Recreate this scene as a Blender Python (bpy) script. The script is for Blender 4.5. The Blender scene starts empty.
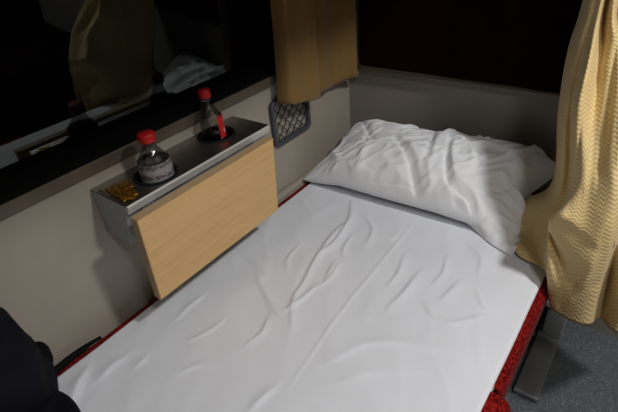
import bpy, bmesh, math, random
import numpy as np
from mathutils import Vector, Matrix, noise as mnoise

random.seed(4)
D = bpy.data
COL = bpy.context.scene.collection
PI = math.pi

# ------------------------------------------------------------------ helpers
def tag(o, label=None, cat=None, group=None, kind=None):
    if label: o['label'] = label
    if cat: o['category'] = cat
    if group: o['group'] = group
    if kind: o['kind'] = kind
    return o

def thing(name, label, cat, loc=(0, 0, 0), group=None):
    o = D.objects.new(name, None)
    o.empty_display_size = .05
    COL.objects.link(o)
    o.location = loc
    return tag(o, label, cat, group)

def link(name, me, mat, parent=None, smooth=True):
    if mat is not None and not me.materials: me.materials.append(mat)
    for p in me.polygons: p.use_smooth = smooth
    o = D.objects.new(name, me)
    COL.objects.link(o)
    if parent is not None:
        o.parent = parent
        o.matrix_parent_inverse = Matrix.Translation(parent.location).inverted()
    return o

def from_bm(name, bm, mat, parent=None, smooth=False, bevel=0, segs=2):
    me = D.meshes.new(name)
    bmesh.ops.recalc_face_normals(bm, faces=bm.faces)
    bm.to_mesh(me); bm.free()
    o = link(name, me, mat, parent, smooth)
    if bevel:
        m = o.modifiers.new('bev', 'BEVEL'); m.width = bevel; m.segments = segs; m.limit_method = 'ANGLE'; m.angle_limit = .6
        for p in me.polygons: p.use_smooth = True
        w = o.modifiers.new('wn', 'WEIGHTED_NORMAL'); w.keep_sharp = False
    return o

def add_box(bm, x0, x1, y0, y1, z0, z1):
    vs = [bm.verts.new((x, y, z)) for x in (x0, x1) for y in (y0, y1) for z in (z0, z1)]
    for f in ((0,1,3,2),(4,6,7,5),(0,4,5,1),(2,3,7,6),(0,2,6,4),(1,5,7,3)):
        bm.faces.new([vs[i] for i in f])
    return vs

def box(name, x0, x1, y0, y1, z0, z1, mat, parent=None, bevel=0, segs=2):
    bm = bmesh.new(); add_box(bm, x0, x1, y0, y1, z0, z1)
    return from_bm(name, bm, mat, parent, False, bevel, segs)

def prism(bm, prof, y0, y1):
    """profile of (x,z) points extruded along y"""
    a = [bm.verts.new((x, y0, z)) for x, z in prof]
    b = [bm.verts.new((x, y1, z)) for x, z in prof]
    n = len(prof)
    bm.faces.new(a); bm.faces.new(b[::-1])
    for i in range(n):
        bm.faces.new((a[i], b[i], b[(i+1) % n], a[(i+1) % n]))

def lathe(name, prof, mat, parent, cx, cy, cz, n=40, tilt=None, arc=None):
    bm = bmesh.new(); rings = []
    for r, z in prof:
        if r < 1e-5: rings.append([bm.verts.new((0, 0, z))])
        else: rings.append([bm.verts.new((r*math.cos(2*PI*k/n), r*math.sin(2*PI*k/n), z)) for k in range(n)])
    for A, B in zip(rings, rings[1:]):
        for k in range(n):
            j = (k+1) % n
            if arc and not (arc[0] <= (k*360/n+180) % 360-180 <= arc[1]): continue
            if len(A) == 1 and len(B) == 1: continue
            if len(A) == 1: bm.faces.new((A[0], B[j], B[k]))
            elif len(B) == 1: bm.faces.new((A[k], A[j], B[0]))
            else: bm.faces.new((A[k], A[j], B[j], B[k]))
    M = Matrix.Translation((cx, cy, cz))
    if tilt: M = M @ tilt
    bmesh.ops.transform(bm, matrix=M, verts=bm.verts)
    return from_bm(name, bm, mat, parent, True)

def tube(bm, pts, r, n=8, closed=False):
    pts = [Vector(p) for p in pts]; N = len(pts); rings = []
    for i, p in enumerate(pts):
        a = pts[(i-1) % N] if (closed or i > 0) else p
        b = pts[(i+1) % N] if (closed or i < N-1) else p
        t = (b-a).normalized()
        up = Vector((0, 0, 1)) if abs(t.z) < .9 else Vector((1, 0, 0))
        u = t.cross(up).normalized(); v = t.cross(u)
        rings.append([bm.verts.new(p + r*(math.cos(2*PI*k/n)*u + math.sin(2*PI*k/n)*v)) for k in range(n)])
    for i in range(N if closed else N-1):
        A, B = rings[i], rings[(i+1) % N]
        for k in range(n):
            j = (k+1) % n
            bm.faces.new((A[k], A[j], B[j], B[k]))
    if not closed:
        bm.faces.new(rings[0][::-1]); bm.faces.new(rings[-1])

def grid_mesh(name, G, uv=None, flip=False):
    """G: (nr,nc,3) array"""
    nr, nc, _ = G.shape
    me = D.meshes.new(name)
    f = []
    for i in range(nr-1):
        for j in range(nc-1):
            q = (i*nc+j, i*nc+j+1, (i+1)*nc+j+1, (i+1)*nc+j)
            f.append(q[::-1] if flip else q)
    me.from_pydata(G.reshape(-1, 3).tolist(), [], f)
    if uv is not None:
        l = me.uv_layers.new(name='UVMap')
        U = uv.reshape(-1, 2)
        for lp in me.loops: l.data[lp.index].uv = U[lp.vertex_index]
    return me

def catmull(A, n, axis=0):
    """upsample array along axis with n samples per segment"""
    A = np.moveaxis(np.asarray(A, float), axis, 0)
    P = np.concatenate([[2*A[0]-A[1]], A, [2*A[-1]-A[-2]]])
    out = []
    for i in range(1, len(P)-2):
        p0, p1, p2, p3 = P[i-1], P[i], P[i+1], P[i+2]
        for k in range(n):
            t = k/n
            out.append(.5*((2*p1)+(-p0+p2)*t+(2*p0-5*p1+4*p2-p3)*t*t+(-p0+3*p1-3*p2+p3)*t**3))
    out.append(P[-2])
    return np.moveaxis(np.array(out), 0, axis)

def nz(p, s): return mnoise.noise(Vector(p)*s)

def crease_field(X, Y, creases):
    """sum of soft ridges along polylines, for cloth wrinkles"""
    H = np.zeros_like(X)
    for w, h, pts in creases:
        pts = np.array(pts)
        if len(pts) > 2: pts = catmull(pts, 4)
        seg = np.linalg.norm(np.diff(pts, axis=0), axis=1); L = np.concatenate([[0], np.cumsum(seg)]); tot = L[-1]
        best = np.full(X.shape, 1e9); tt = np.zeros_like(X); sg = np.ones_like(X)
        for i in range(len(pts)-1):
            a, b = pts[i], pts[i+1]; d = b-a; q = d@d+1e-12
            t = np.clip(((X-a[0])*d[0]+(Y-a[1])*d[1])/q, 0, 1)
            dist = np.hypot(X-a[0]-t*d[0], Y-a[1]-t*d[1])
            m = dist < best
            sg = np.where(m, np.sign((X-a[0])*d[1]-(Y-a[1])*d[0]), sg)
            best = np.where(m, dist, best); tt = np.where(m, (L[i]+t*seg[i])/tot, tt)
        taper = np.sin(PI*np.clip(.08+.84*tt, 0, 1))**.7
        ws = np.where(sg > 0, .55*w, 1.7*w)
        H += h*taper*np.exp(-(best/ws)**1.5)
    return H

# ------------------------------------------------------------------ materials
def mat(name, base=(.5, .5, .5), rough=.6, metal=0., spec=.5, sheen=0., coat=0.):
    m = D.materials.new(name); m.use_nodes = True
    b = m.node_tree.nodes['Principled BSDF']
    b.inputs['Base Color'].default_value = (*base, 1); b.inputs['Roughness'].default_value = rough
    b.inputs['Metallic'].default_value = metal; b.inputs['Specular IOR Level'].default_value = spec
    b.inputs['Sheen Weight'].default_value = sheen; b.inputs['Coat Weight'].default_value = coat
    return m

class NT:
    def __init__(s, m): s.m = m; s.t = m.node_tree; s.n = s.t.nodes; s.b = s.n['Principled BSDF']
    def add(s, typ, **k):
        n = s.n.new(typ)
        for a, v in k.items(): setattr(n, a, v)
        return n
    def l(s, a, b): s.t.links.new(a, b)
    def val(s, sock, v):
        if hasattr(v, 'is_output') or hasattr(v, 'links'): s.l(v, sock)
        else: sock.default_value = v
    def math(s, op, a, b=None, c=None):
        n = s.add('ShaderNodeMath', operation=op)
        s.val(n.inputs[0], a)
        if b is not None: s.val(n.inputs[1], b)
        if c is not None: s.val(n.inputs[2], c)
        return n.outputs[0]
    def noise(s, scale, detail=3, rough=.5, vec=None, dist=0):
        n = s.add('ShaderNodeTexNoise'); n.inputs['Scale'].default_value = scale
        n.inputs['Detail'].default_value = detail; n.inputs['Roughness'].default_value = rough
        n.inputs['Distortion'].default_value = dist
        if vec is None:
            vec = s.add('ShaderNodeTexCoord').outputs['Object']
        s.l(vec, n.inputs['Vector'])
        return n.outputs['Fac']
    def ramp(s, fac, stops):
        r = s.add('ShaderNodeValToRGB'); e = r.color_ramp.elements
        while len(e) < len(stops): e.new(.5)
        for i, (p, c) in enumerate(stops): e[i].position = p; e[i].color = (*c, 1)
        s.l(fac, r.inputs[0]); return r.outputs[0]
    def color(s, c): s.l(c, s.b.inputs['Base Color'])
    def bump(s, h, strength=.3, dist=.002):
        n = s.add('ShaderNodeBump'); n.inputs['Strength'].default_value = strength; n.inputs['Distance'].default_value = dist
        s.l(h, n.inputs['Height']); s.l(n.outputs[0], s.b.inputs['Normal'])
    def scaled(s, sc):
        tc = s.add('ShaderNodeTexCoord'); mp = s.add('ShaderNodeMapping'); mp.inputs['Scale'].default_value = sc
        s.l(tc.outputs['Object'], mp.inputs[0]); return mp.outputs[0]

M = {}
# painted wall laminate
m = mat('wall_laminate', (.60, .55, .47), .45, spec=.35); t = NT(m)
t.color(t.ramp(t.noise(7, 4), [(.3, (.335, .30, .252)), (.7, (.375, .338, .285))])); t.bump(t.noise(500, 2), .08, .0006); M['wall'] = m
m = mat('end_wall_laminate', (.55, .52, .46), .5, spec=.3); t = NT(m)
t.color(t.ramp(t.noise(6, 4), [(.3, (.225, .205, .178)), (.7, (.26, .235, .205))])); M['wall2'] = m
m = mat('ceiling_paint', (.55, .52, .47), .8); t = NT(m); t.color(t.ramp(t.noise(5), [(.3, (.20, .19, .17)), (.7, (.24, .225, .205))])); M['ceil'] = m
# vinyl floor
m = mat('speckled_vinyl', (.09, .1, .105), .38); t = NT(m)
v = t.add('ShaderNodeTexVoronoi'); v.inputs['Scale'].default_value = 300
t.l(t.add('ShaderNodeTexCoord').outputs['Object'], v.inputs['Vector'])
sp = t.ramp(v.outputs['Color'], [(.0, (.055, .064, .072)), (.55, (.10, .113, .122)), (.82, (.13, .145, .155)), (1, (.28, .30, .31))])
t.color(sp); t.bump(t.noise(250, 2), .15, .001); M['floor'] = m
# trims, black rubber, glass
m = mat('brown_trim', (.16, .125, .09), .5); t = NT(m); t.color(t.ramp(t.noise(20), [(.3, (.10, .078, .056)), (.7, (.145, .115, .085))])); M['trim'] = m
M['rubber'] = mat('black_rubber', (.004, .004, .004), .75, spec=.1)
m = D.materials.new('dark_window_glass'); m.use_nodes = True; nt = m.node_tree; nt.nodes.clear()
o_ = nt.nodes.new('ShaderNodeOutputMaterial'); mx = nt.nodes.new('ShaderNodeMixShader'); tr = nt.nodes.new('ShaderNodeBsdfTransparent')
gl = nt.nodes.new('ShaderNodeBsdfGlossy'); gl.inputs['Roughness'].default_value = .012; gl.inputs['Color'].default_value = (.9, 1, .97, 1)
fr = nt.nodes.new('ShaderNodeFresnel'); fr.inputs['IOR'].default_value = 1.5
ml = nt.nodes.new('ShaderNodeMath'); ml.operation = 'MULTIPLY'; ml.inputs[1].default_value = 1.5
tr.inputs['Color'].default_value = (.5, .52, .5, 1)
nt.links.new(fr.outputs[0], ml.inputs[0]); nt.links.new(ml.outputs[0], mx.inputs[0])
nt.links.new(tr.outputs[0], mx.inputs[1]); nt.links.new(gl.outputs[0], mx.inputs[2]); nt.links.new(mx.outputs[0], o_.inputs[0]); M['glass'] = m

def cloth(name, c, weave=900, rough=.85, var=.06, sheen=.1):
    m = mat(name, c, rough, spec=.2, sheen=sheen); t = NT(m)
    a = tuple(x*(1-var) for x in c); b = tuple(min(1, x*(1+var)) for x in c)
    t.color(t.ramp(t.noise(9, 4), [(.3, a), (.7, b)]))
    t.bump(t.noise(weave, 2), .12, .0006); return m
M['sheet'] = cloth('white_cotton_sheet', (.745, .765, .81), var=.015)
M['case'] = cloth('white_pillowcase', (.80, .815, .835), var=.02)
m = mat('red_moquette', (.30, .012, .018), .95, spec=.05, sheen=.03); t = NT(m)
t.color(t.ramp(t.noise(160, 3), [(.35, (.06, .002, .002)), (.5, (.155, .005, .005)), (.66, (.27, .014, .012))]))
t.bump(t.noise(420, 2), .5, .002); M['red'] = m
m = mat('maroon_upholstery', (.032, .006, .007), .95, spec=.03); t = NT(m)
t.color(t.ramp(t.noise(120, 3), [(.35, (.0065, .0011, .0012)), (.65, (.011, .0018, .0019))])); t.bump(t.noise(500), .3, .001); M['maroon'] = m
m = mat('dark_maroon_edge', (.05, .03, .02), .6); M['edge'] = m

# chevron curtain
def chevron(name, ca, cb, pu=.030, pv=.0095, amp=.75, strength=.5):
    m = mat(name, ca, .62, spec=.3, sheen=.2); t = NT(m)
    uv = t.add('ShaderNodeTexCoord').outputs['UV']; s = t.add('ShaderNodeSeparateXYZ'); t.l(uv, s.inputs[0])
    tri = t.math('MULTIPLY', t.math('PINGPONG', s.outputs[0], pu/2), amp)
    w = t.math('SINE', t.math('MULTIPLY', t.math('ADD', s.outputs[1], tri), 2*PI/pv))
    fine = t.noise(2200, 1, vec=uv)
    fac = t.math('MULTIPLY_ADD', w, .5, .5)
    fac2 = t.math('ADD', t.math('MULTIPLY', fac, .8), t.math('MULTIPLY', fine, .2))
    t.color(t.ramp(fac2, [(.2, cb), (.8, ca)]))
    t.bump(fac2, strength, .0012); return m
M['curtain'] = chevron('gold_chevron_weave', (.78, .60, .30), (.62, .45, .185), pu=.019, pv=.0092, amp=.8)
m = mat('ochre_window_curtain', (.44, .26, .085), .7, spec=.2, sheen=.15); t = NT(m)
uv = t.add('ShaderNodeTexCoord').outputs['UV']; s = t.add('ShaderNodeSeparateXYZ'); t.l(uv, s.inputs[0])
w = t.math('MULTIPLY', t.math('SINE', t.math('MULTIPLY', s.outputs[0], 2*PI/.006)), t.math('SINE', t.math('MULTIPLY', s.outputs[1], 2*PI/.006)))
t.color(t.ramp(t.math('MULTIPLY_ADD', w, .5, .5), [(.2, (.185, .105, .030)), (.8, (.245, .142, .045))])); t.bump(w, .3, .0008); M['wcurtain'] = m

# metal
m = mat('brushed_steel', (.42, .41, .39), .36, 1.); t = NT(m)
g = t.noise(60, 4, vec=t.scaled((40, 1, 1))); t.color(t.ramp(g, [(.3, (.30, .285, .265)), (.7, (.42, .40, .375))]))
t.l(t.ramp(g, [(.3, (.30,)*3), (.7, (.42,)*3)]), t.b.inputs['Roughness']); M['steel'] = m
m = mat('bright_steel_edge', (.62, .62, .60), .4, .25); t = NT(m); t.color(t.ramp(t.noise(30, vec=t.scaled((1, 1, 30))), [(.3, (.58, .57, .54)), (.7, (.68, .67, .64))])); M['edge_steel'] = m
m = mat('grey_painted_metal', (.30, .32, .32), .42, .25); t = NT(m); t.color(t.ramp(t.noise(12), [(.3, (.30, .32, .32)), (.7, (.37, .39, .39))])); M['greymetal'] = m
m = mat('dark_grey_metal', (.16, .165, .165), .32, .6); t = NT(m); t.color(t.ramp(t.noise(15), [(.3, (.24, .245, .25)), (.7, (.31, .315, .32))])); M['duct'] = m
M['black'] = mat('matte_black', (.006, .006, .006), .7, spec=.2)
M['blackplastic'] = mat('black_plastic', (.012, .012, .013), .35, spec=.5)
# wood laminate
m = mat('pale_birch_laminate', (.66, .44, .22), .45, spec=.3); t = NT(m)
g = t.noise(5, 6, .6, t.scaled((4, 1.2, 12)), .6)
t.color(t.ramp(g, [(.25, (.60, .365, .145)), (.5, (.67, .425, .185)), (.75, (.71, .465, .215))])); t.bump(t.noise(300), .05, .0005); M['wood'] = m
m = mat('beech_edge_banding', (.46, .31, .17), .5); t = NT(m); t.color(t.ramp(t.noise(40, vec=t.scaled((6, 1, 6))), [(.3, (.40, .27, .14)), (.7, (.50, .34, .19))])); M['woodedge'] = m
# bottles
m = D.materials.new('clear_bottle_plastic'); m.use_nodes = True; nt = m.node_tree; nt.nodes.clear()
o_ = nt.nodes.new('ShaderNodeOutputMaterial'); mx = nt.nodes.new('ShaderNodeMixShader'); tr = nt.nodes.new('ShaderNodeBsdfTransparent')
gl = nt.nodes.new('ShaderNodeBsdfGlossy'); gl.inputs['Roughness'].default_value = .06
lw = nt.nodes.new('ShaderNodeLayerWeight'); lw.inputs['Blend'].default_value = .35
ma = nt.nodes.new('ShaderNodeMath'); ma.operation = 'MULTIPLY_ADD'; ma.inputs[1].default_value = .55; ma.inputs[2].default_value = .05
tr.inputs['Color'].default_value = (.80, .80, .79, 1)
nt.links.new(lw.outputs['Fresnel'], ma.inputs[0]); nt.links.new(ma.outputs[0], mx.inputs[0])
nt.links.new(tr.outputs[0], mx.inputs[1]); nt.links.new(gl.outputs[0], mx.inputs[2]); nt.links.new(mx.outputs[0], o_.inputs[0]); M['pet'] = m
m = mat('red_cap_plastic', (.55, .012, .012), .4); t = NT(m); t.color(t.ramp(t.noise(60), [(.3, (.48, .009, .010)), (.7, (.58, .014, .013))])); M['cap'] = m
m = mat('grey_label_film', (.5, .47, .47), .5); t = NT(m)
tc = t.add('ShaderNodeTexCoord'); s = t.add('ShaderNodeSeparateXYZ'); t.l(tc.outputs['Object'], s.inputs[0])
w = t.math('SINE', t.math('MULTIPLY', s.outputs[2], 2*PI/.022)); nn = t.noise(140, 3)
t.color(t.ramp(t.math('ADD', t.math('MULTIPLY', w, .22), nn), [(.30, (.10, .09, .10)), (.45, (.26, .24, .245)), (.75, (.34, .315, .32))])); M['label_grey'] = m
m = mat('red_label_film', (.5, .02, .02), .45); t = NT(m); t.color(t.ramp(t.noise(70, 2), [(.40, (.50, .012, .016)), (.60, (.56, .02, .025)), (.66, (.72, .55, .55))])); M['label_red'] = m
M['cola'] = mat('dark_cola', (.012, .006, .004), .1, spec=.5)
m = mat('amber_metal', (.62, .30, .03), .33, .85); t = NT(m)
t.color(t.ramp(t.noise(220, 3), [(.3, (.10, .04, .004)), (.5, (.35, .16, .015)), (.7, (.75, .40, .05))])); t.bump(t.noise(260, 3), .9, .004); M['amber'] = m
m = mat('net_pocket_plastic', (.055, .055, .065), .5); M['netframe'] = m
M['net'] = mat('black_net_cord', (.02, .02, .022), .8)
m = mat('navy_nylon', (.008, .008, .013), .75, spec=.12); t = NT(m); t.color(t.ramp(t.noise(14), [(.3, (.0025, .0025, .003)), (.7, (.006, .006, .011))])); t.bump(t.noise(700), .2, .0008); M['navy'] = m
m = mat('black_webbing', (.004, .004, .004), .85, spec=.1); M['web'] = m
m = D.materials.new('lamp_diffuser'); m.use_nodes = True; t = NT(m)
t.b.inputs['Base Color'].default_value = (.9, .9, .88, 1); t.b.inputs['Emission Color'].default_value = (1, .96, .9, 1); t.b.inputs['Emission Strength'].default_value = 2; M['lamp'] = m

# ------------------------------------------------------------------ room
XR, YF, YB, ZC = 1.95, -1.0, 1.27, 1.995
tag(box('floor', -.26, XR+.1, YF-.1, YB+.1, -.06, 0, M['floor']), kind='structure')
tag(box('ceiling', -.26, XR+.1, YF-.1, YB+.1, ZC, ZC+.06, M['ceil']), kind='structure')
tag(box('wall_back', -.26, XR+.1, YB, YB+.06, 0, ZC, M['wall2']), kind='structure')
tag(box('wall_right', XR, XR+.06, YF, YB, 0, ZC, M['wall']), kind='structure')
tag(box('wall_front', -.26, XR+.1, YF-.06, YF, 0, ZC, M['wall']), kind='structure')
# window wall with its opening
WY0, WY1, WZ0, WZ1 = -.75, 1.06, .810, 1.38
bm = bmesh.new()
add_box(bm, -.26, 0, YF, YB, 0, WZ0-.003); add_box(bm, -.26, 0, YF, YB, WZ1, ZC)
add_box(bm, -.26, 0, YF, WY0, WZ0, WZ1); add_box(bm, -.26, 0, WY1, YB, WZ0, WZ1)
tag(from_bm('wall_left', bm, M['wall']), kind='structure')
# window: brown trim strip, deep black rubber rebate, tilted pane
w1 = D.objects.new('window_1', None); COL.objects.link(w1); tag(w1, kind='structure')
bm = bmesh.new()
add_box(bm, -.002, .007, WY0-.03, WY1+.03, WZ0-.026, WZ0-.001)
add_box(bm, -.002, .007, WY0-.03, WY1+.03, WZ1+.001, WZ1+.026)
add_box(bm, -.002, .007, WY1+.001, WY1+.03, WZ0-.001, WZ1+.001)
add_box(bm, -.002, .007, WY0-.03, WY0-.001, WZ0-.001, WZ1+.001)
from_bm('window_frame', bm, M['trim'], w1, bevel=.002)
bm = bmesh.new()
prism(bm, [(.003, WZ0-.002), (.003, WZ0+.004), (-.030, WZ0+.028), (-.046, WZ0+.034), (-.10, WZ0+.034), (-.10, WZ0-.002)], WY0+.001, WY1-.001)
prism(bm, [(.003, WZ1-.001), (-.23, WZ1-.001), (-.23, WZ1-.02), (.003, WZ1-.006)], WY0+.001, WY1-.001)
add_box(bm, -.23, .003, WY1-.012, WY1-.001, WZ0+.030, WZ1-.021); add_box(bm, -.23, .003, WY0+.001, WY0+.012, WZ0+.030, WZ1-.021)
from_bm('window_gasket', bm, M['rubber'], w1)
G = np.array([[(-.0465, WY0+.012, WZ0+.028), (-.0465, WY1-.012, WZ0+.028)], [(-.0040, WY0+.012, WZ1-.012), (-.0040, WY1-.012, WZ1-.012)]])
link('window_pane', grid_mesh('window_pane', G), M['glass'], w1, False)
# ledge between cushion and window wall
tag(box('trim_1', .0005, .024, .72, YB-.001, .36, .462, M['wall'], bevel=.006), kind='structure')

# maroon panel on the end wall
wp = thing('wall_panel', 'dark maroon upholstered panel on the end wall above the pillow', 'wall panel', (.43, 1.26, .74))
box('panel_pad', .058, .86, 1.242, 1.2695, .742, 1.42, M['maroon'], wp, .006)
box('edge_strip', .058, .86, 1.238, 1.2695, .733, .741, M['edge'], wp, .002)

# ------------------------------------------------------------------ lower berth
lb = thing('lower_berth', 'lower sleeping berth with red plush cushions along the window wall', 'berth', (.4, .3, 0))
def cushion(y0, y1, x1, z0, bul):
    prof = []
    x0, z1 = .018, .4475
    zc = (z0+z1)/2; hz = (z1-z0)/2
    for k in range(13):
        a = -PI/2+PI*k/12
        s, c = math.sin(a), math.cos(a)
        prof.append((x1-.022+.022*abs(c)**.6+bul*c, zc+hz*abs(s)**.55*(1 if s > 0 else -1)))
    for k in range(9):
        a = PI/2+PI*k/8
        s, c = math.sin(a), math.cos(a)
        prof.append((x0+.018-.018*abs(c)**.6, zc+hz*abs(s)**.55*(1 if s > 0 else -1)))
    bm = bmesh.new(); prism(bm, prof, y0, y1)
    return from_bm('seat_cushion', bm, M['red'], lb, bevel=.006)
cushion(.566, 1.262, .757, .365, .010)
cushion(-.72, .558, .772, .345, .016)
box('base_panel', .02, .68, -.72, 1.262, .0, .34, M['black'], lb)
box('support_frame', .03, .74, -.72, 1.262, .325, .350, M['black'], lb, .003)
# grey metal foot and floor rail
bm = bmesh.new(); add_box(bm, .750, .806, 1.15, 1.262, .020, .146)
from_bm('foot_post', bm, M['greymetal'], lb, bevel=.006)
bm = bmesh.new(); add_box(bm, .742, .808, .912, 1.262, .004, .020)
from_bm('floor_rail', bm, M['duct'], lb, bevel=.004)
box('foot_bracket', .742, .768, 1.142, 1.262, .138, .158, M['edge_steel'], lb, .004)

# ------------------------------------------------------------------ sheet
SC = [(.0025,.0022,[(.448,.360),(.426,.559),(.421,.711),(.416,.888),(.412,.936)]),
(.006,.006,[(.214,.935),(.257,.857),(.281,.745),(.273,.690),(.300,.597),(.314,.538),(.358,.476)]),
(.008,.005,[(.255,.835),(.258,.765),(.273,.690)]),
(.005,.005,[(.322,.504),(.331,.541),(.336,.603)]),
(.01,.004,[(.186,.555),(.254,.515),(.314,.485)]),
(.012,.003,[(.073,.602),(.149,.588),(.224,.566)]),
(.008,.004,[(.509,.765),(.510,.689),(.502,.631)]),
(.008,.003,[(.599,.778),(.593,.737),(.587,.709)]),
(.007,.002,[(.682,.715),(.651,.682),(.622,.648)]),
(.012,.0035,[(.478,.447),(.507,.508),(.542,.542),(.617,.579),(.672,.593)]),
(.014,.002,[(.514,.410),(.560,.474),(.629,.520)]),
(.008,.003,[(.579,.909),(.612,.877),(.625,.824)]),
(.012,.006,[(.141,.097),(.110,.131),(.077,.174)]),
(.009,.004,[(.127,.168),(.122,.198),(.125,.231)]),
(.006,.003,[(.164,.225),(.162,.253)]),
(.006,.003,[(.134,.357),(.129,.396),(.131,.434)]),
(.007,.004,[(.419,.283),(.421,.313),(.427,.345)]),
(.006,.003,[(.282,.899),(.334,.850),(.353,.788)]),
(.008,.002,[(.362,.841),(.399,.839),(.400,.879)]),
(.005,.002,[(.077,.869),(.154,.825)]),
(.005,.004,[(.322,.693),(.338,.628)])]
SC += [(.004,.004,[(.335,.690),(.345,.640),(.338,.600)]),(.004,.004,[(.300,.800),(.312,.745),(.330,.715)]),
(.005,.0035,[(.452,.800),(.470,.735),(.468,.690)]),(.005,.003,[(.540,.845),(.556,.790),(.552,.745)]),(.004,.003,[(.205,.700),(.214,.640),(.240,.605)]),
(.005,.003,[(.640,.770),(.668,.735),(.690,.730)]),(.005,.004,[(.300,.470),(.316,.430),(.310,.390)]),(.006,.003,[(.560,.680),(.600,.655),(.640,.660)]),
(.004,.003,[(.205,.330),(.222,.370),(.226,.410)]),(.005,.003,[(.250,.270),(.268,.300),(.290,.310)])]
nx, ny = 190, 420
xs = np.linspace(.044, .750, nx); ys = np.linspace(-.60, 1.215, ny)
Y, X = np.meshgrid(ys, xs, indexing='ij')
H = 1.25*crease_field(X, Y, SC)
N1 = np.array([[mnoise.noise(Vector((x*5, y*3.2, 0))) for x in xs[::5]] for y in ys[::5]])
def up(a, n0, n1):
    r = np.array([np.interp(np.linspace(0, 1, n1), np.linspace(0, 1, a.shape[1]), row) for row in a])
    return np.array([np.interp(np.linspace(0, 1, n0), np.linspace(0, 1, a.shape[0]), c) for c in r.T]).T
N1 = up(N1, ny, nx)
N2 = np.array([[mnoise.noise(Vector((x*16+y*5, y*9-x*4, 3))) for x in xs[::2]] for y in ys[::2]]); N2 = up(N2, ny, nx)
N3 = np.array([[1-2*abs(mnoise.noise(Vector((x*9+y*6, y*5-x*3, 7)))) for x in xs[::2]] for y in ys[::2]]); N3 = up(N3, ny, nx)
edge = np.clip((X-.044)/.05, 0, 1)*np.clip((.750-X)/.05, 0, 1)
edge = edge**.5
Z = .4530 + edge*(.0022*N1+.0016*N2+.0022*np.maximum(N3-.45, 0)) + H*(.25+.75*edge)
Z = .4515+(Z-.4515)*(1-.9*np.clip((Y-.985)/.03, 0, 1))
Z = np.maximum(Z, .4496)
Z -= .010*np.clip((X-.742)/.008, 0, 1)**2 + .004*np.clip((.050-X)/.006, 0, 1)**2
X2 = X + .0004*np.sin(Y*21)*(X > .72) + .003*np.array([mnoise.noise(Vector((0, y*7, 9))) for y in ys])[:, None]*(1-np.clip((X-.044)/.05, 0, 1))
o = link('bed_sheet', grid_mesh('bed_sheet', np.stack([X2, Y, Z], -1)), M['sheet'])
md = o.modifiers.new('sol', 'SOLIDIFY'); md.thickness = .0015; md.offset = -1
tag(o, 'white cotton sheet spread over the red berth cushions, creased with a centre fold line', 'bed sheet')

# ------------------------------------------------------------------ pillow
PC = [(.009,-.013,[(.265,1.094),(.339,1.026),(.393,.970),(.438,.923)]),
(.010,.008,[(.280,1.102),(.358,1.036),(.417,.972)]),
(.006,-.009,[(.355,1.156),(.374,1.083),(.386,1.020)]),
(.007,.007,[(.371,1.149),(.393,1.080),(.409,1.014)]),
(.006,-.012,[(.412,1.130),(.436,1.053),(.467,1.000),(.507,.973)]),
(.008,.009,[(.428,1.125),(.450,1.061),(.481,1.013),(.515,.993)]),
(.006,-.009,[(.094,1.196),(.151,1.126),(.226,1.053)]),
(.006,-.006,[(.161,1.115),(.194,1.043)]),
(.010,.008,[(.188,1.160),(.253,1.154),(.289,1.195)]),
(.006,-.006,[(.234,1.115),(.281,1.132),(.306,1.174)]),
(.007,.007,[(.182,.975),(.227,.946),(.271,.936)]),
(.0045,-.007,[(.207,.954),(.272,.960),(.356,.968),(.419,.975)]),
(.008,.010,[(.441,.940),(.468,.975),(.530,.977),(.563,.946)]),
(.006,-.012,[(.496,.990),(.536,.981),(.574,.942)]),
(.009,.010,[(.505,1.006),(.549,.993),(.585,.949)]),
(.007,.009,[(.400,1.250),(.392,1.222),(.380,1.146)]),
(.022,-.014,[(.553,.996),(.577,1.009),(.588,1.048)]),
(.006,.006,[(.410,1.201),(.458,1.205),(.513,1.185)]),
(.006,.005,[(.412,1.149),(.467,1.125),(.517,1.138)]),
(.007,.006,[(.488,1.086),(.539,1.089),(.579,1.140)]),
(.006,-.005,[(.425,1.214),(.486,1.208),(.538,1.210)]),
(.010,.008,[(.573,1.079),(.623,1.045),(.649,.989)]),
(.006,.005,[(.199,1.217),(.288,1.211),(.349,1.220)]),
(.006,-.006,[(.260,1.214),(.314,1.201),(.357,1.177)]),
(.006,.005,[(.558,1.224),(.615,1.190),(.647,1.091)])]
pil = thing('pillow', 'white pillow in a rumpled cotton case at the head of the berth', 'pillow', (.36, 1.1, .453))
NU, NV = 170, 110
u = np.linspace(-1, 1, NU); v = np.linspace(-1, 1, NV)
u = np.sign(u)*(1-(1-np.abs(u))**1.35); v = np.sign(v)*(1-(1-np.abs(v))**1.35)
U, V = np.meshgrid(u, v)
def seam(U, V):
    a, b = (U+1)/2, (V+1)/2
    FL, FR, BL, BR = np.array((.028, .950)), np.array((.590, .972)), np.array((.050, 1.222)), np.array((.690, 1.225))
    P_ = (1-a)[..., None]*((1-b)[..., None]*FL+b[..., None]*BL)+a[..., None]*((1-b)[..., None]*FR+b[..., None]*BR)
    x, y = P_[..., 0], P_[..., 1]
    y = y + .006*np.cos(PI/2*U)*(1-b) - .012*(1-U*U)*(1-b)
    x = x + .016*(1-V*V)*(-U)*np.abs(U)
    z = .492 + .045*b**1.2 + .004*a**2*b - .026*np.clip(-U-.55, 0, 1)/.45*(1-b) - .012*np.clip(U-.5, 0, 1)/.5*(1-b)
    return x, y, z
sx, sy, sz = seam(U, V)
prof = np.clip((1-np.abs(U)**np.where(U > 0, 9.0, 3.0))*(1-np.abs(V)**2.6), 0, 1)
fade = np.clip(prof*6, 0, 1)
cf = crease_field(sx, sy, PC)
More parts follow.
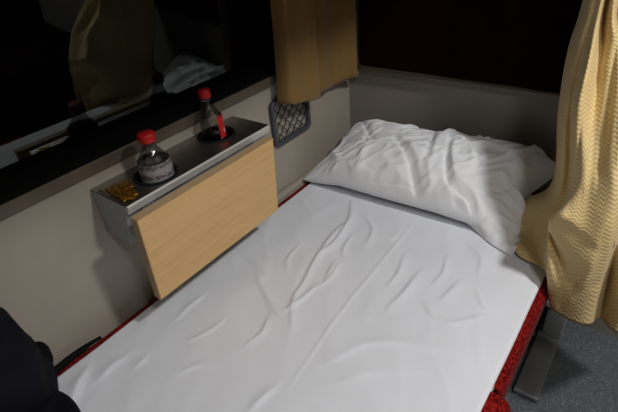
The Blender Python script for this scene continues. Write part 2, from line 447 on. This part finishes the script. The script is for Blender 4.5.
def nfield(s, o, ridged=False):
    out = np.zeros_like(sx)
    for i in range(NV):
        for j in range(NU):
            q = mnoise.noise(Vector((sx[i, j]*s, sy[i, j]*s*1.2, o)))
            out[i, j] = (1-abs(q)*2) if ridged else q
    return out
rid = nfield(11, 5.3, True); soft = nfield(7, 1.7)
rid2 = np.array([[1-2*abs(mnoise.noise(Vector((sx[i, j]*9+sy[i, j]*9, sy[i, j]*24-sx[i, j]*20, 2.2)))) for j in range(NU)] for i in range(NV)])
top = sz + (.088+.026*np.clip(U, 0, 1)*np.clip(V+.3, 0, 1.3)/1.3)*prof**.5 + fade*(1.1*cf + .012*soft + .008*np.maximum(rid-.5, 0)*2 + 0.006*np.maximum(rid2-.55, 0)*2)
bot = np.maximum(.4560, sz - .055*prof**.45 + .003*soft*fade)
Gt = np.stack([sx, sy, top], -1); Gb = np.stack([sx, sy + .022*fade*(V < 0)*np.abs(V)**3, bot], -1)
bm = bmesh.new()
vt = [[bm.verts.new(Gt[i, j]) for j in range(NU)] for i in range(NV)]
vb = [[(vt[i][j] if i in (0, NV-1) or j in (0, NU-1) else bm.verts.new(Gb[i, j])) for j in range(NU)] for i in range(NV)]
for i in range(NV-1):
    for j in range(NU-1):
        bm.faces.new((vt[i][j], vt[i][j+1], vt[i+1][j+1], vt[i+1][j]))
        try: bm.faces.new((vb[i][j], vb[i+1][j], vb[i+1][j+1], vb[i][j+1]))
        except ValueError: pass
from_bm('pillowcase', bm, M['case'], pil, True)
# open end of the case flopping onto the sheet
FG = [[(.455,1.013,.490),(.548,.985,.459),(.610,.944,.4565),(.668,.921,.4560)],
[(.486,1.010,.532),(.560,.978,.494),(.618,.956,.470),(.671,.943,.4615)],
[(.503,1.031,.555),(.585,1.003,.515),(.635,.990,.480),(.673,.974,.4625)],
[(.545,1.058,.560),(.606,1.042,.528),(.645,1.030,.488),(.670,1.010,.4615)],
[(.570,1.090,.560),(.625,1.075,.540),(.655,1.060,.500),(.676,1.030,.4600)]]
G = catmull(catmull(np.array(FG), 10, 0), 12, 1)
for i in range(G.shape[0]):
    for j in range(G.shape[1]):
        p = G[i, j]; k = math.sin(PI*i/(G.shape[0]-1))
        p[2] = max(.4558, p[2] + k*.006*(1-2*abs(nz((p[0], p[1]*1.5, .3), 22))) + .006*nz(p, 26)*k + .006*k*max(0, 1-3*abs(nz((p[0]*.6+p[1], p[1]-p[0], .7), 24))))
o = link('pillowcase_flap', grid_mesh('pillowcase_flap', G), M['case'], pil)
md = o.modifiers.new('sol', 'SOLIDIFY'); md.thickness = .0025; md.offset = 1

# ------------------------------------------------------------------ curtains
CG = [[(.665,1.120,.979),(.688,1.050,.993),(.699,1.040,.996),(.710,1.030,.998),(.713,1.070,.990),(.728,1.030,.999),(.737,1.080,.989),(.758,1.040,.998),(.776,1.080,.991),(.792,1.120,.984)],
[(.658,1.120,.880),(.685,1.050,.901),(.699,1.040,.905),(.716,1.000,.918),(.729,1.040,.908),(.755,1.000,.922),(.770,1.050,.909),(.787,1.010,.922),(.803,1.050,.913),(.820,1.100,.901)],
[(.665,1.120,.746),(.692,1.040,.781),(.706,1.030,.787),(.728,.940,.825),(.753,.980,.814),(.789,.935,.837),(.807,.990,.820),(.822,.960,.834),(.837,1.000,.821),(.854,1.050,.806)],
[(.691,1.100,.578),(.718,1.020,.615),(.739,1.010,.614),(.759,.890,.686),(.788,.885,.697),(.825,.870,.717),(.845,.910,.701),(.862,.900,.712),(.878,.950,.689),(.898,1.000,.668)],
[(.648,1.086,.520),(.692,1.015,.535),(.739,.955,.545),(.735,.870,.613),(.801,.850,.595),(.841,.840,.607),(.858,.870,.581),(.887,.860,.600),(.908,.920,.566),(.933,1.000,.519)],
[(.616,1.086,.485),(.667,1.005,.485),(.732,.932,.495),(.753,.855,.527),(.805,.850,.492),(.848,.840,.503),(.866,.875,.474),(.899,.855,.495),(.932,.920,.457),(.961,1.000,.404)],
[(.622,1.059,.4685),(.674,.932,.4645),(.743,.902,.464),(.774,.860,.415),(.809,.850,.400),(.854,.845,.400),(.872,.880,.397),(.907,.855,.406),(.946,.920,.382),(.975,1.000,.342)]]
A = np.array(CG)
ex = []  # extra out-of-view columns, added to block lamp light on the pillow end
for k, r in enumerate(A):
    up_ = max(0, 1-k/3.0)
    ex.append([r[-1]+np.array((.012+.085*up_, .012+.055*up_, 0)), r[-1]+np.array((.020+.135*up_, .02+.09*up_, 0))])
A = np.concatenate([A, np.array(ex)], axis=1)
t0 = A[0].copy(); t0[:, 2] = 1.425; t0[:, 0] += np.linspace(.01, -.02, 12)
t1 = A[0].copy(); t1[:, 2] = 1.22
A = np.concatenate([[t0, t1], A])
G = catmull(catmull(A, 14, 0), 14, 1)
nr, nc, _ = G.shape
du = np.linalg.norm(np.diff(G, axis=1), axis=2).mean(0); uu = np.concatenate([[0], np.cumsum(du)])
dv = np.median(np.linalg.norm(np.diff(G, axis=0), axis=2), axis=1); vv = np.concatenate([[0], np.cumsum(dv)])
UVm = np.stack(np.meshgrid(uu, -vv), -1)
CCR = [(.014,-.030,[(.733,.591),(.757,.543),(.789,.497)]),
(.020,.016,[(.736,.636),(.759,.645),(.791,.627)]),
(.014,-.022,[(.728,.853),(.744,.759),(.760,.659)]),
(.012,-.022,[(.747,.991),(.752,.926),(.768,.842),(.788,.730)]),
(.012,.012,[(.732,.940),(.748,.838),(.774,.704)]),
(.010,.014,[(.753,1.011),(.745,.996),(.743,.975)]),
(.014,-.026,[(.873,.396),(.863,.495),(.851,.593)]),
(.020,.014,[(.802,.434),(.821,.515),(.826,.607)]),
(.014,-.016,[(.765,.943),(.785,.846),(.810,.756)]),
(.010,-.012,[(.791,.429),(.809,.482),(.822,.550)])]
G[:, :, 1] -= crease_field(G[:, :, 0], G[:, :, 2], CCR)*np.clip((np.arange(nc)[None, :]-36)/6, 0, 1)
for i in range(nr):
    for j in range(nc):
        p = G[i, j]
        k = .006*nz((p[0]*1.3, p[1], p[2]*.45), 13) + .003*nz((p[0], p[1], p[2]*.8), 30)
        if p[2] > .5: p[1] += k
o = link('privacy_curtain', grid_mesh('privacy_curtain', G, UVm), M['curtain'])
md = o.modifiers.new('sol', 'SOLIDIFY'); md.thickness = .0015; md.offset = 0
tag(o, 'gold chevron weave curtain gathered at the pillow end, its hem tucked over the berth edge', 'curtain')

# ochre curtain at the window
pl = [(.884,.026),(.886,.050),(.895,.066),(.92,.071),(.955,.068),(.99,.072),(1.018,.068),(1.030,.052),(1.036,.034),(1.06,.030),(1.10,.036),(1.14,.030),(1.18,.037),(1.22,.036),(1.252,.030),(1.262,.028)]
pl = catmull(np.array(pl), 6)
zs = np.linspace(0, 1, 60); rows = []
pl[:, 1] += 0
for t_ in zs:
    r = []
    for y, x in pl:
        hem = .742 - .20*(min(y, 1.02)-.885) - (.008 if y > 1.03 else 0) - .004*math.sin(y*40)*.3
        z = hem + (1.425-hem)*t_
        xx = x + .02*min(1, t_*2)*(y < .9) + .03*max(0, (y-1.19)/.07) + .003*nz((y*2.2, z*.6, 1), 9)
        yy = y - .022*max(0, (y-1.1)/.16) + .003*nz((y*2.2, z*.6, 1), 7)
        r.append((max(xx, .012), min(yy, 1.232 if z > .73 else 1.265), z))
    rows.append(r)
G = np.array(rows)
du = np.linalg.norm(np.diff(G, axis=1), axis=2).mean(0); uu = np.concatenate([[0], np.cumsum(du)])
UVm = np.stack(np.meshgrid(uu, G[:, 0, 2]), -1)
o = link('window_curtain', grid_mesh('window_curtain', G, UVm), M['wcurtain'])
md = o.modifiers.new('sol', 'SOLIDIFY'); md.thickness = .002; md.offset = 0
tag(o, 'ochre brown curtain hanging at the window beside the end wall', 'curtain')

# ------------------------------------------------------------------ net pocket
npk = thing('net_pocket', 'dark plastic framed net pocket on the window wall under the ochre curtain', 'net pocket', (.0, .955, .62))
def rr(y0, y1, z0, z1, r, n=6):
    pts = []
    for cy, cz, a0 in ((y1-r, z1-r, 0), (y0+r, z1-r, PI/2), (y0+r, z0+r, PI), (y1-r, z0+r, 1.5*PI)):
        for k in range(n+1):
            a = a0+PI/2*k/n; pts.append((cy+r*math.cos(a), cz+r*math.sin(a)))
    return pts
y0, y1, z0, z1 = .868, 1.036, .606, .742
op, ip = rr(y0, y1, z0, z1, .018), rr(y0+.011, y1-.011, z0+.013, z1-.011, .010)
bm = bmesh.new(); n = len(op)
L = [[bm.verts.new((x, a, b)) for a, b in pp] for x, pp in ((.0008, op), (.013, op), (.013, ip), (.0008, ip))]
for k in range(4):
    for i in range(n):
        bm.faces.new((L[k][i], L[k][(i+1) % n], L[(k+1) % 4][(i+1) % n], L[(k+1) % 4][i]))
from_bm('pocket_frame', bm, M['netframe'], npk, bevel=.002)
bm = bmesh.new()
iy0, iy1, iz0, iz1 = y0+.012, y1-.012, z0+.014, z1-.012
def clipseg(sgn, c):
    # line: z - iz0 = sgn*1.05*(y - iy0) + c
    pts = []
    for k in range(41):
        y = iy0+(iy1-iy0)*k/40; z = iz0+sgn*1.05*(y-iy0)+c
        if iz0 <= z <= iz1: pts.append((.009+.002*math.sin(k*1.3), y, z))
    return pts
for c in np.arange(-.17, .30, .034):
    for s_ in (1, -1):
        ps = clipseg(s_, c)
        if len(ps) > 2: tube(bm, ps, .0016, 6)
from_bm('netting', bm, M['net'], npk, True)

# ------------------------------------------------------------------ folding table unit
ft = thing('folding_table', 'wall mounted steel shelf with cup holders and a folded pale wood leaf', 'folding table', (.0, .54, .65))
TY0, TY1, TZ = .340, .737, .757
slope = .042/.106
prof = [(.001, TZ-.002), (.118, TZ-.002), (.118-.02*slope, TZ-.022), (.082, .651), (.001, .651)]
bm = bmesh.new(); prism(bm, prof, TY0, TY1)
bm.faces.ensure_lookup_table()
bm.faces.remove(max(bm.faces, key=lambda f: f.calc_center_median().z))
from_bm('housing', bm, M['greymetal'], ft, bevel=.0015)
holes = [(.072, .446), (.047, .638)]; HR = .041
bm = bmesh.new(); bmesh_edges = []
def ring(pts):
    vs = [bm.verts.new(p) for p in pts]
    return [bm.edges.new((vs[i], vs[(i+1) % len(vs)])) for i in range(len(vs))]
ed = ring([(.001, TY0, TZ), (.122, TY0, TZ), (.122, TY1, TZ), (.001, TY1, TZ)])
for hx, hy in holes:
    ed += ring([(hx+HR*math.cos(2*PI*k/48), hy+HR*math.sin(2*PI*k/48), TZ) for k in range(48)])
bmesh.ops.triangle_fill(bm, use_beauty=True, use_dissolve=False, edges=ed)
for f in list(bm.faces):
    c = f.calc_center_median()
    if any((c.x-hx)**2+(c.y-hy)**2 < (HR*.96)**2 and all((v_.co.x-hx)**2+(v_.co.y-hy)**2 < (HR*1.02)**2 for v_ in f.verts) for hx, hy in holes): bm.faces.remove(f)
for f in bm.faces:
    if f.normal.z < 0: f.normal_flip()
me = D.meshes.new('top_plate'); bm.to_mesh(me); bm.free()
link('top_plate', me, M['steel'], ft, False)
for hx, hy in holes:
    lathe('cup_holder', [(HR+.004, .0), (HR+.004, .0022), (HR-.001, .0022), (HR-.002, -.012), (.038, -.1), (0, -.1)], M['black'], ft, hx, hy, TZ+.0004, 48)
# bright front lip
nrm = Vector((1, 0, -slope)).normalized()
bm = bmesh.new(); prism(bm, [(.1185, TZ-.0005), (.1240, TZ-.0005), (.1250, TZ-.004), (.1190, TZ-.0205), (.1135, TZ-.0200)], TY0, TY1)
from_bm('front_lip', bm, M['edge_steel'], ft, bevel=.001)
# hinge rod
bm = bmesh.new(); tube(bm, [(.1235, .365+.31*k/8, .7325) for k in range(9)], .0035, 10); add_box(bm, .112, .151, .38, .68, .7265, .7295)
for yy in (.385, .50, .60, .67): add_box(bm, .112, .136, yy-.012, yy+.012, .7300, .7345)
from_bm('hinge', bm, M['duct'], ft, False)
# wood leaf: tilted slab, bottom toward the wall
top_f, bot_f = Vector((.168, 0, .7480)), Vector((.152, 0, .546))
d = (bot_f-top_f).normalized(); nn_ = Vector((-d.z, 0, d.x))
if nn_.x < 0: nn_ = -nn_
th = .019
LY0, LY1 = .328, .698
def slab(y0, y1, a, b):
    bm = bmesh.new()
    prism(bm, [(p.x, p.z) for p in (a, b, b-nn_*th, a-nn_*th)], y0, y1)
    return bm
leaf = from_bm('table_leaf', slab(LY0, LY1, top_f, bot_f), M['wood'], ft, bevel=.002)
bm = bmesh.new()
e = .0012
prism(bm, [(p.x, p.z) for p in (top_f-d*e, top_f+d*.0001, top_f-nn_*th+d*.0001, top_f-nn_*th-d*e)], LY0, LY1)
prism(bm, [(p.x, p.z) for p in (top_f, bot_f, bot_f-nn_*th, top_f-nn_*th)], LY0-e, LY0-.0001)
from_bm('edge_banding', bm, M['woodedge'], leaf)

# ------------------------------------------------------------------ bottles
def bottle(x, y, label, lab, fill, tilt, sr=1.0, sz=1.0, lz=(.085, .150), arc=None):
    b = thing('cola_bottle', label, 'bottle', (x, y, .6585), 'bottles in the cup holders')
    T = Matrix.Rotation(tilt[0], 4, 'X') @ Matrix.Rotation(tilt[1], 4, 'Y') @ Matrix.Diagonal((sr, sr, sz, 1))
    P_ = [(0, .004), (.018, 0), (.028, .004), (.031, .012), (.0315, .060), (.0300, .078), (.0315, .095), (.0322, .135), (.0300, .152), (.0245, .168), (.0175, .181), (.0128, .189), (.0118, .199), (.0150, .2005), (.0150, .203), (.0112, .204), (.0112, .212)]
    lathe('bottle_body', P_, M['pet'], b, x, y, .6585, 40, T)
    lathe('cap', [(.0160, .2005+.001), (.0166, .2025), (.0166, .219), (.0150, .2220), (0, .2220)], M['cap'], b, x, y, .6585, 28, T)
    lathe('label_band', [(.0318, lz[0]), (.0325, lz[0]+.010), (.0328, lz[0]+.03), (.0326, lz[1]-.010), (.0318, lz[1])], lab, b, x, y, .6585, 40, T, arc)
    if fill: lathe('cola', [(0, .006), (.029, .010), (.0295, fill-.002), (0, fill)], M['cola'], b, x, y, .6585, 32, T)
    return b
bottle(.074, .448, 'clear bottle with red cap and grey label in the near cup holder', M['label_grey'], .10, (0, 0), 1.02, .855, lz=(.090, .156))
bottle(.047, .638, 'clear bottle with red cap and red label in the far cup holder', M['label_red'], .05, (0, -.06), .84, .93, lz=(.100, .156), arc=(-12, 95))

# amber patch on the shelf, built as a thin crumpled metallic sheet
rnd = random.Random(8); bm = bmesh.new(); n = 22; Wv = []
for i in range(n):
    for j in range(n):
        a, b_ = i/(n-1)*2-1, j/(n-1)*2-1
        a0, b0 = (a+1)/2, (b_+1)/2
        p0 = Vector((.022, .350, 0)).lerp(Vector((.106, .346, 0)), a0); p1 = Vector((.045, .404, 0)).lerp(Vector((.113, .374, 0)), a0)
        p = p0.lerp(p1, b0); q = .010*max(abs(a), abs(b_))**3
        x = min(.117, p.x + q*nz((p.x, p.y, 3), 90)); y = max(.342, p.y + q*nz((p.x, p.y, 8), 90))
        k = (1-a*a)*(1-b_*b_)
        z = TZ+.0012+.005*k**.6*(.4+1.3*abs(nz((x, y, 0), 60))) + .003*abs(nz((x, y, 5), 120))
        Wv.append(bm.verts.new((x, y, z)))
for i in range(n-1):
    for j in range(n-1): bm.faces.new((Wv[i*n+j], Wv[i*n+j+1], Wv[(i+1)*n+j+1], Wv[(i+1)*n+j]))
o = from_bm('amber_patch', bm, M['amber'], None, True)
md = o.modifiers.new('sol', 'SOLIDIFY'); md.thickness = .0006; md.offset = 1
tag(o, 'thin crumpled foil wrapper on the near end of the steel shelf', 'wrapper')

# ------------------------------------------------------------------ backpack
bp = thing('backpack', 'black and navy backpack slumped at the foot of the berth against the wall', 'backpack', (.12, -.06, .45))
def blob(name, c, r, m_, parent, lump=.02, sq=2.6, fr=9, seed=0, zmin=None):
    bm = bmesh.new(); bmesh.ops.create_icosphere(bm, subdivisions=5, radius=1)
    for v_ in bm.verts:
        p = v_.co.normalized()
        q = (abs(p.x)**sq+abs(p.y)**sq+abs(p.z)**sq)**(-1/sq)
        w = Vector((p.x*q*r[0], p.y*q*r[1], p.z*q*r[2]))
        dsp = lump*(mnoise.noise(w*fr+Vector((seed, 0, 0)))+.5*(1-2*abs(mnoise.noise(w*fr*1.7+Vector((0, seed, 0))))))
        w += p*dsp; w += Vector(c)
        if zmin is not None and w.z < zmin: w.z = zmin+.001*abs(p.z)
        w.x = max(w.x, .004)
        v_.co = w
    return from_bm(name, bm, m_, parent, True)
blob('bag_body', (.078, -.070, .588), (.090, .182, .152), M['navy'], bp, .018, 3.0, 9, 3, .4575)
blob('front_pocket', (.160, -.028, .487), (.085, .135, .050), M['navy'], bp, .012, 2.5, 11, 7, .4565)
blob('buckle', (.085, .104, .556), (.020, .022, .026), M['web'], bp, .004, 3, 30, 2)
# flat webbing strap running along the wall
cl = np.array([(.085, .085, .500), (.066, .120, .487), (.056, .150, .482), (.050, .190, .476), (.048, .226, .469)])
cl = catmull(cl, 8); rows = []
for i, p in enumerate(cl):
    w = .009*(1-.6*i/(len(cl)-1))
    rows.append([p+np.array((-.6, 0, .8))*w, p, p-np.array((-.6, 0, .8))*w])
o = link('strap', grid_mesh('strap', np.array(rows)), M['web'], bp)
md = o.modifiers.new('sol', 'SOLIDIFY'); md.thickness = .003; md.offset = 0

# ------------------------------------------------------------------ rest of the compartment (above and behind the camera's view)
ub = thing('upper_berth', 'upper berth above the window side bed', 'berth', (.3, .3, 1.43))
box('berth_tray', .002, .78, -.95, 1.262, 1.43, 1.47, M['greymetal'], ub, .006)
box('mattress', .01, .77, -.93, 1.25, 1.471, 1.56, M['red'], ub, .02, 3)
ob = thing('opposite_berth', 'dark maroon berth on the corridor side facing the window', 'berth', (1.6, .3, 0))
box('seat_cushion', 1.28, 1.84, -.9, 1.25, .34, .447, M['maroon'], ob, .02, 3)
box('seat_base', 1.34, 1.94, -.9, 1.25, 0, .339, M['black'], ob)
box('backrest', 1.845, 1.945, -.9, 1.25, .42, 1.15, M['maroon'], ob, .02, 3)
for ly, lx, tx in ((.66, 1.40, 'round ceiling lamp over the aisle, the one nearer the end wall'), (.0, 1.38, 'round ceiling lamp over the aisle, the one farther from the end wall')):
    cl_ = thing('ceiling_lamp', tx, 'lamp', (lx, ly, ZC), 'ceiling lamps over the aisle')
    lathe('lamp_rim', [(.16, ZC-.001), (.17, ZC-.02), (.155, ZC-.03), (.145, ZC-.028)], M['greymetal'], cl_, lx, ly, 0)
    lathe('lamp_diffuser', [(.15, ZC-.004), (.145, ZC-.022), (0, ZC-.026)], M['lamp'], cl_, lx, ly, 0)

# ------------------------------------------------------------------ light
ld = D.lights.new('ceiling_light', 'AREA'); ld.shape = 'DISK'; ld.size = .15; ld.energy = 16.5; ld.color = (1, .985, .975)
lo = D.objects.new('ceiling_light', ld); COL.objects.link(lo); lo.location = (1.40, .66, 1.94)
l2 = ld.copy(); l2.energy = 6; l2.size = .24
lp = D.objects.new('ceiling_light', l2); COL.objects.link(lp); lp.location = (1.38, .0, 1.94)
w = D.worlds.new('night'); bpy.context.scene.world = w; w.use_nodes = True
w.node_tree.nodes['Background'].inputs[0].default_value = (.004, .004, .006, 1); w.node_tree.nodes['Background'].inputs[1].default_value = .15

# ------------------------------------------------------------------ camera
R = np.array([[0.7977121648446384, 0.2779644588186995, -0.5351551753393664], [0.5971723126772029, -0.48759941126854184, 0.6368924894378426], [-0.08390787228050411, -0.8276367402213358, -0.5549566606548295]])
cd = D.cameras.new('camera'); co = D.objects.new('camera', cd); COL.objects.link(co)
cd.sensor_width = 36; cd.lens = 465/618*36; cd.clip_start = .02
Mx = Matrix.Identity(4)
for i in range(3):
    Mx[i][0] = R[i, 0]; Mx[i][1] = -R[i, 1]; Mx[i][2] = -R[i, 2]
Mx[0][3], Mx[1][3], Mx[2][3] = .84, 0, 1.2
co.matrix_world = Mx
sc = bpy.context.scene; sc.camera = co
sc.view_settings.view_transform = 'Standard'; sc.view_settings.look = 'None'; sc.view_settings.exposure = 0
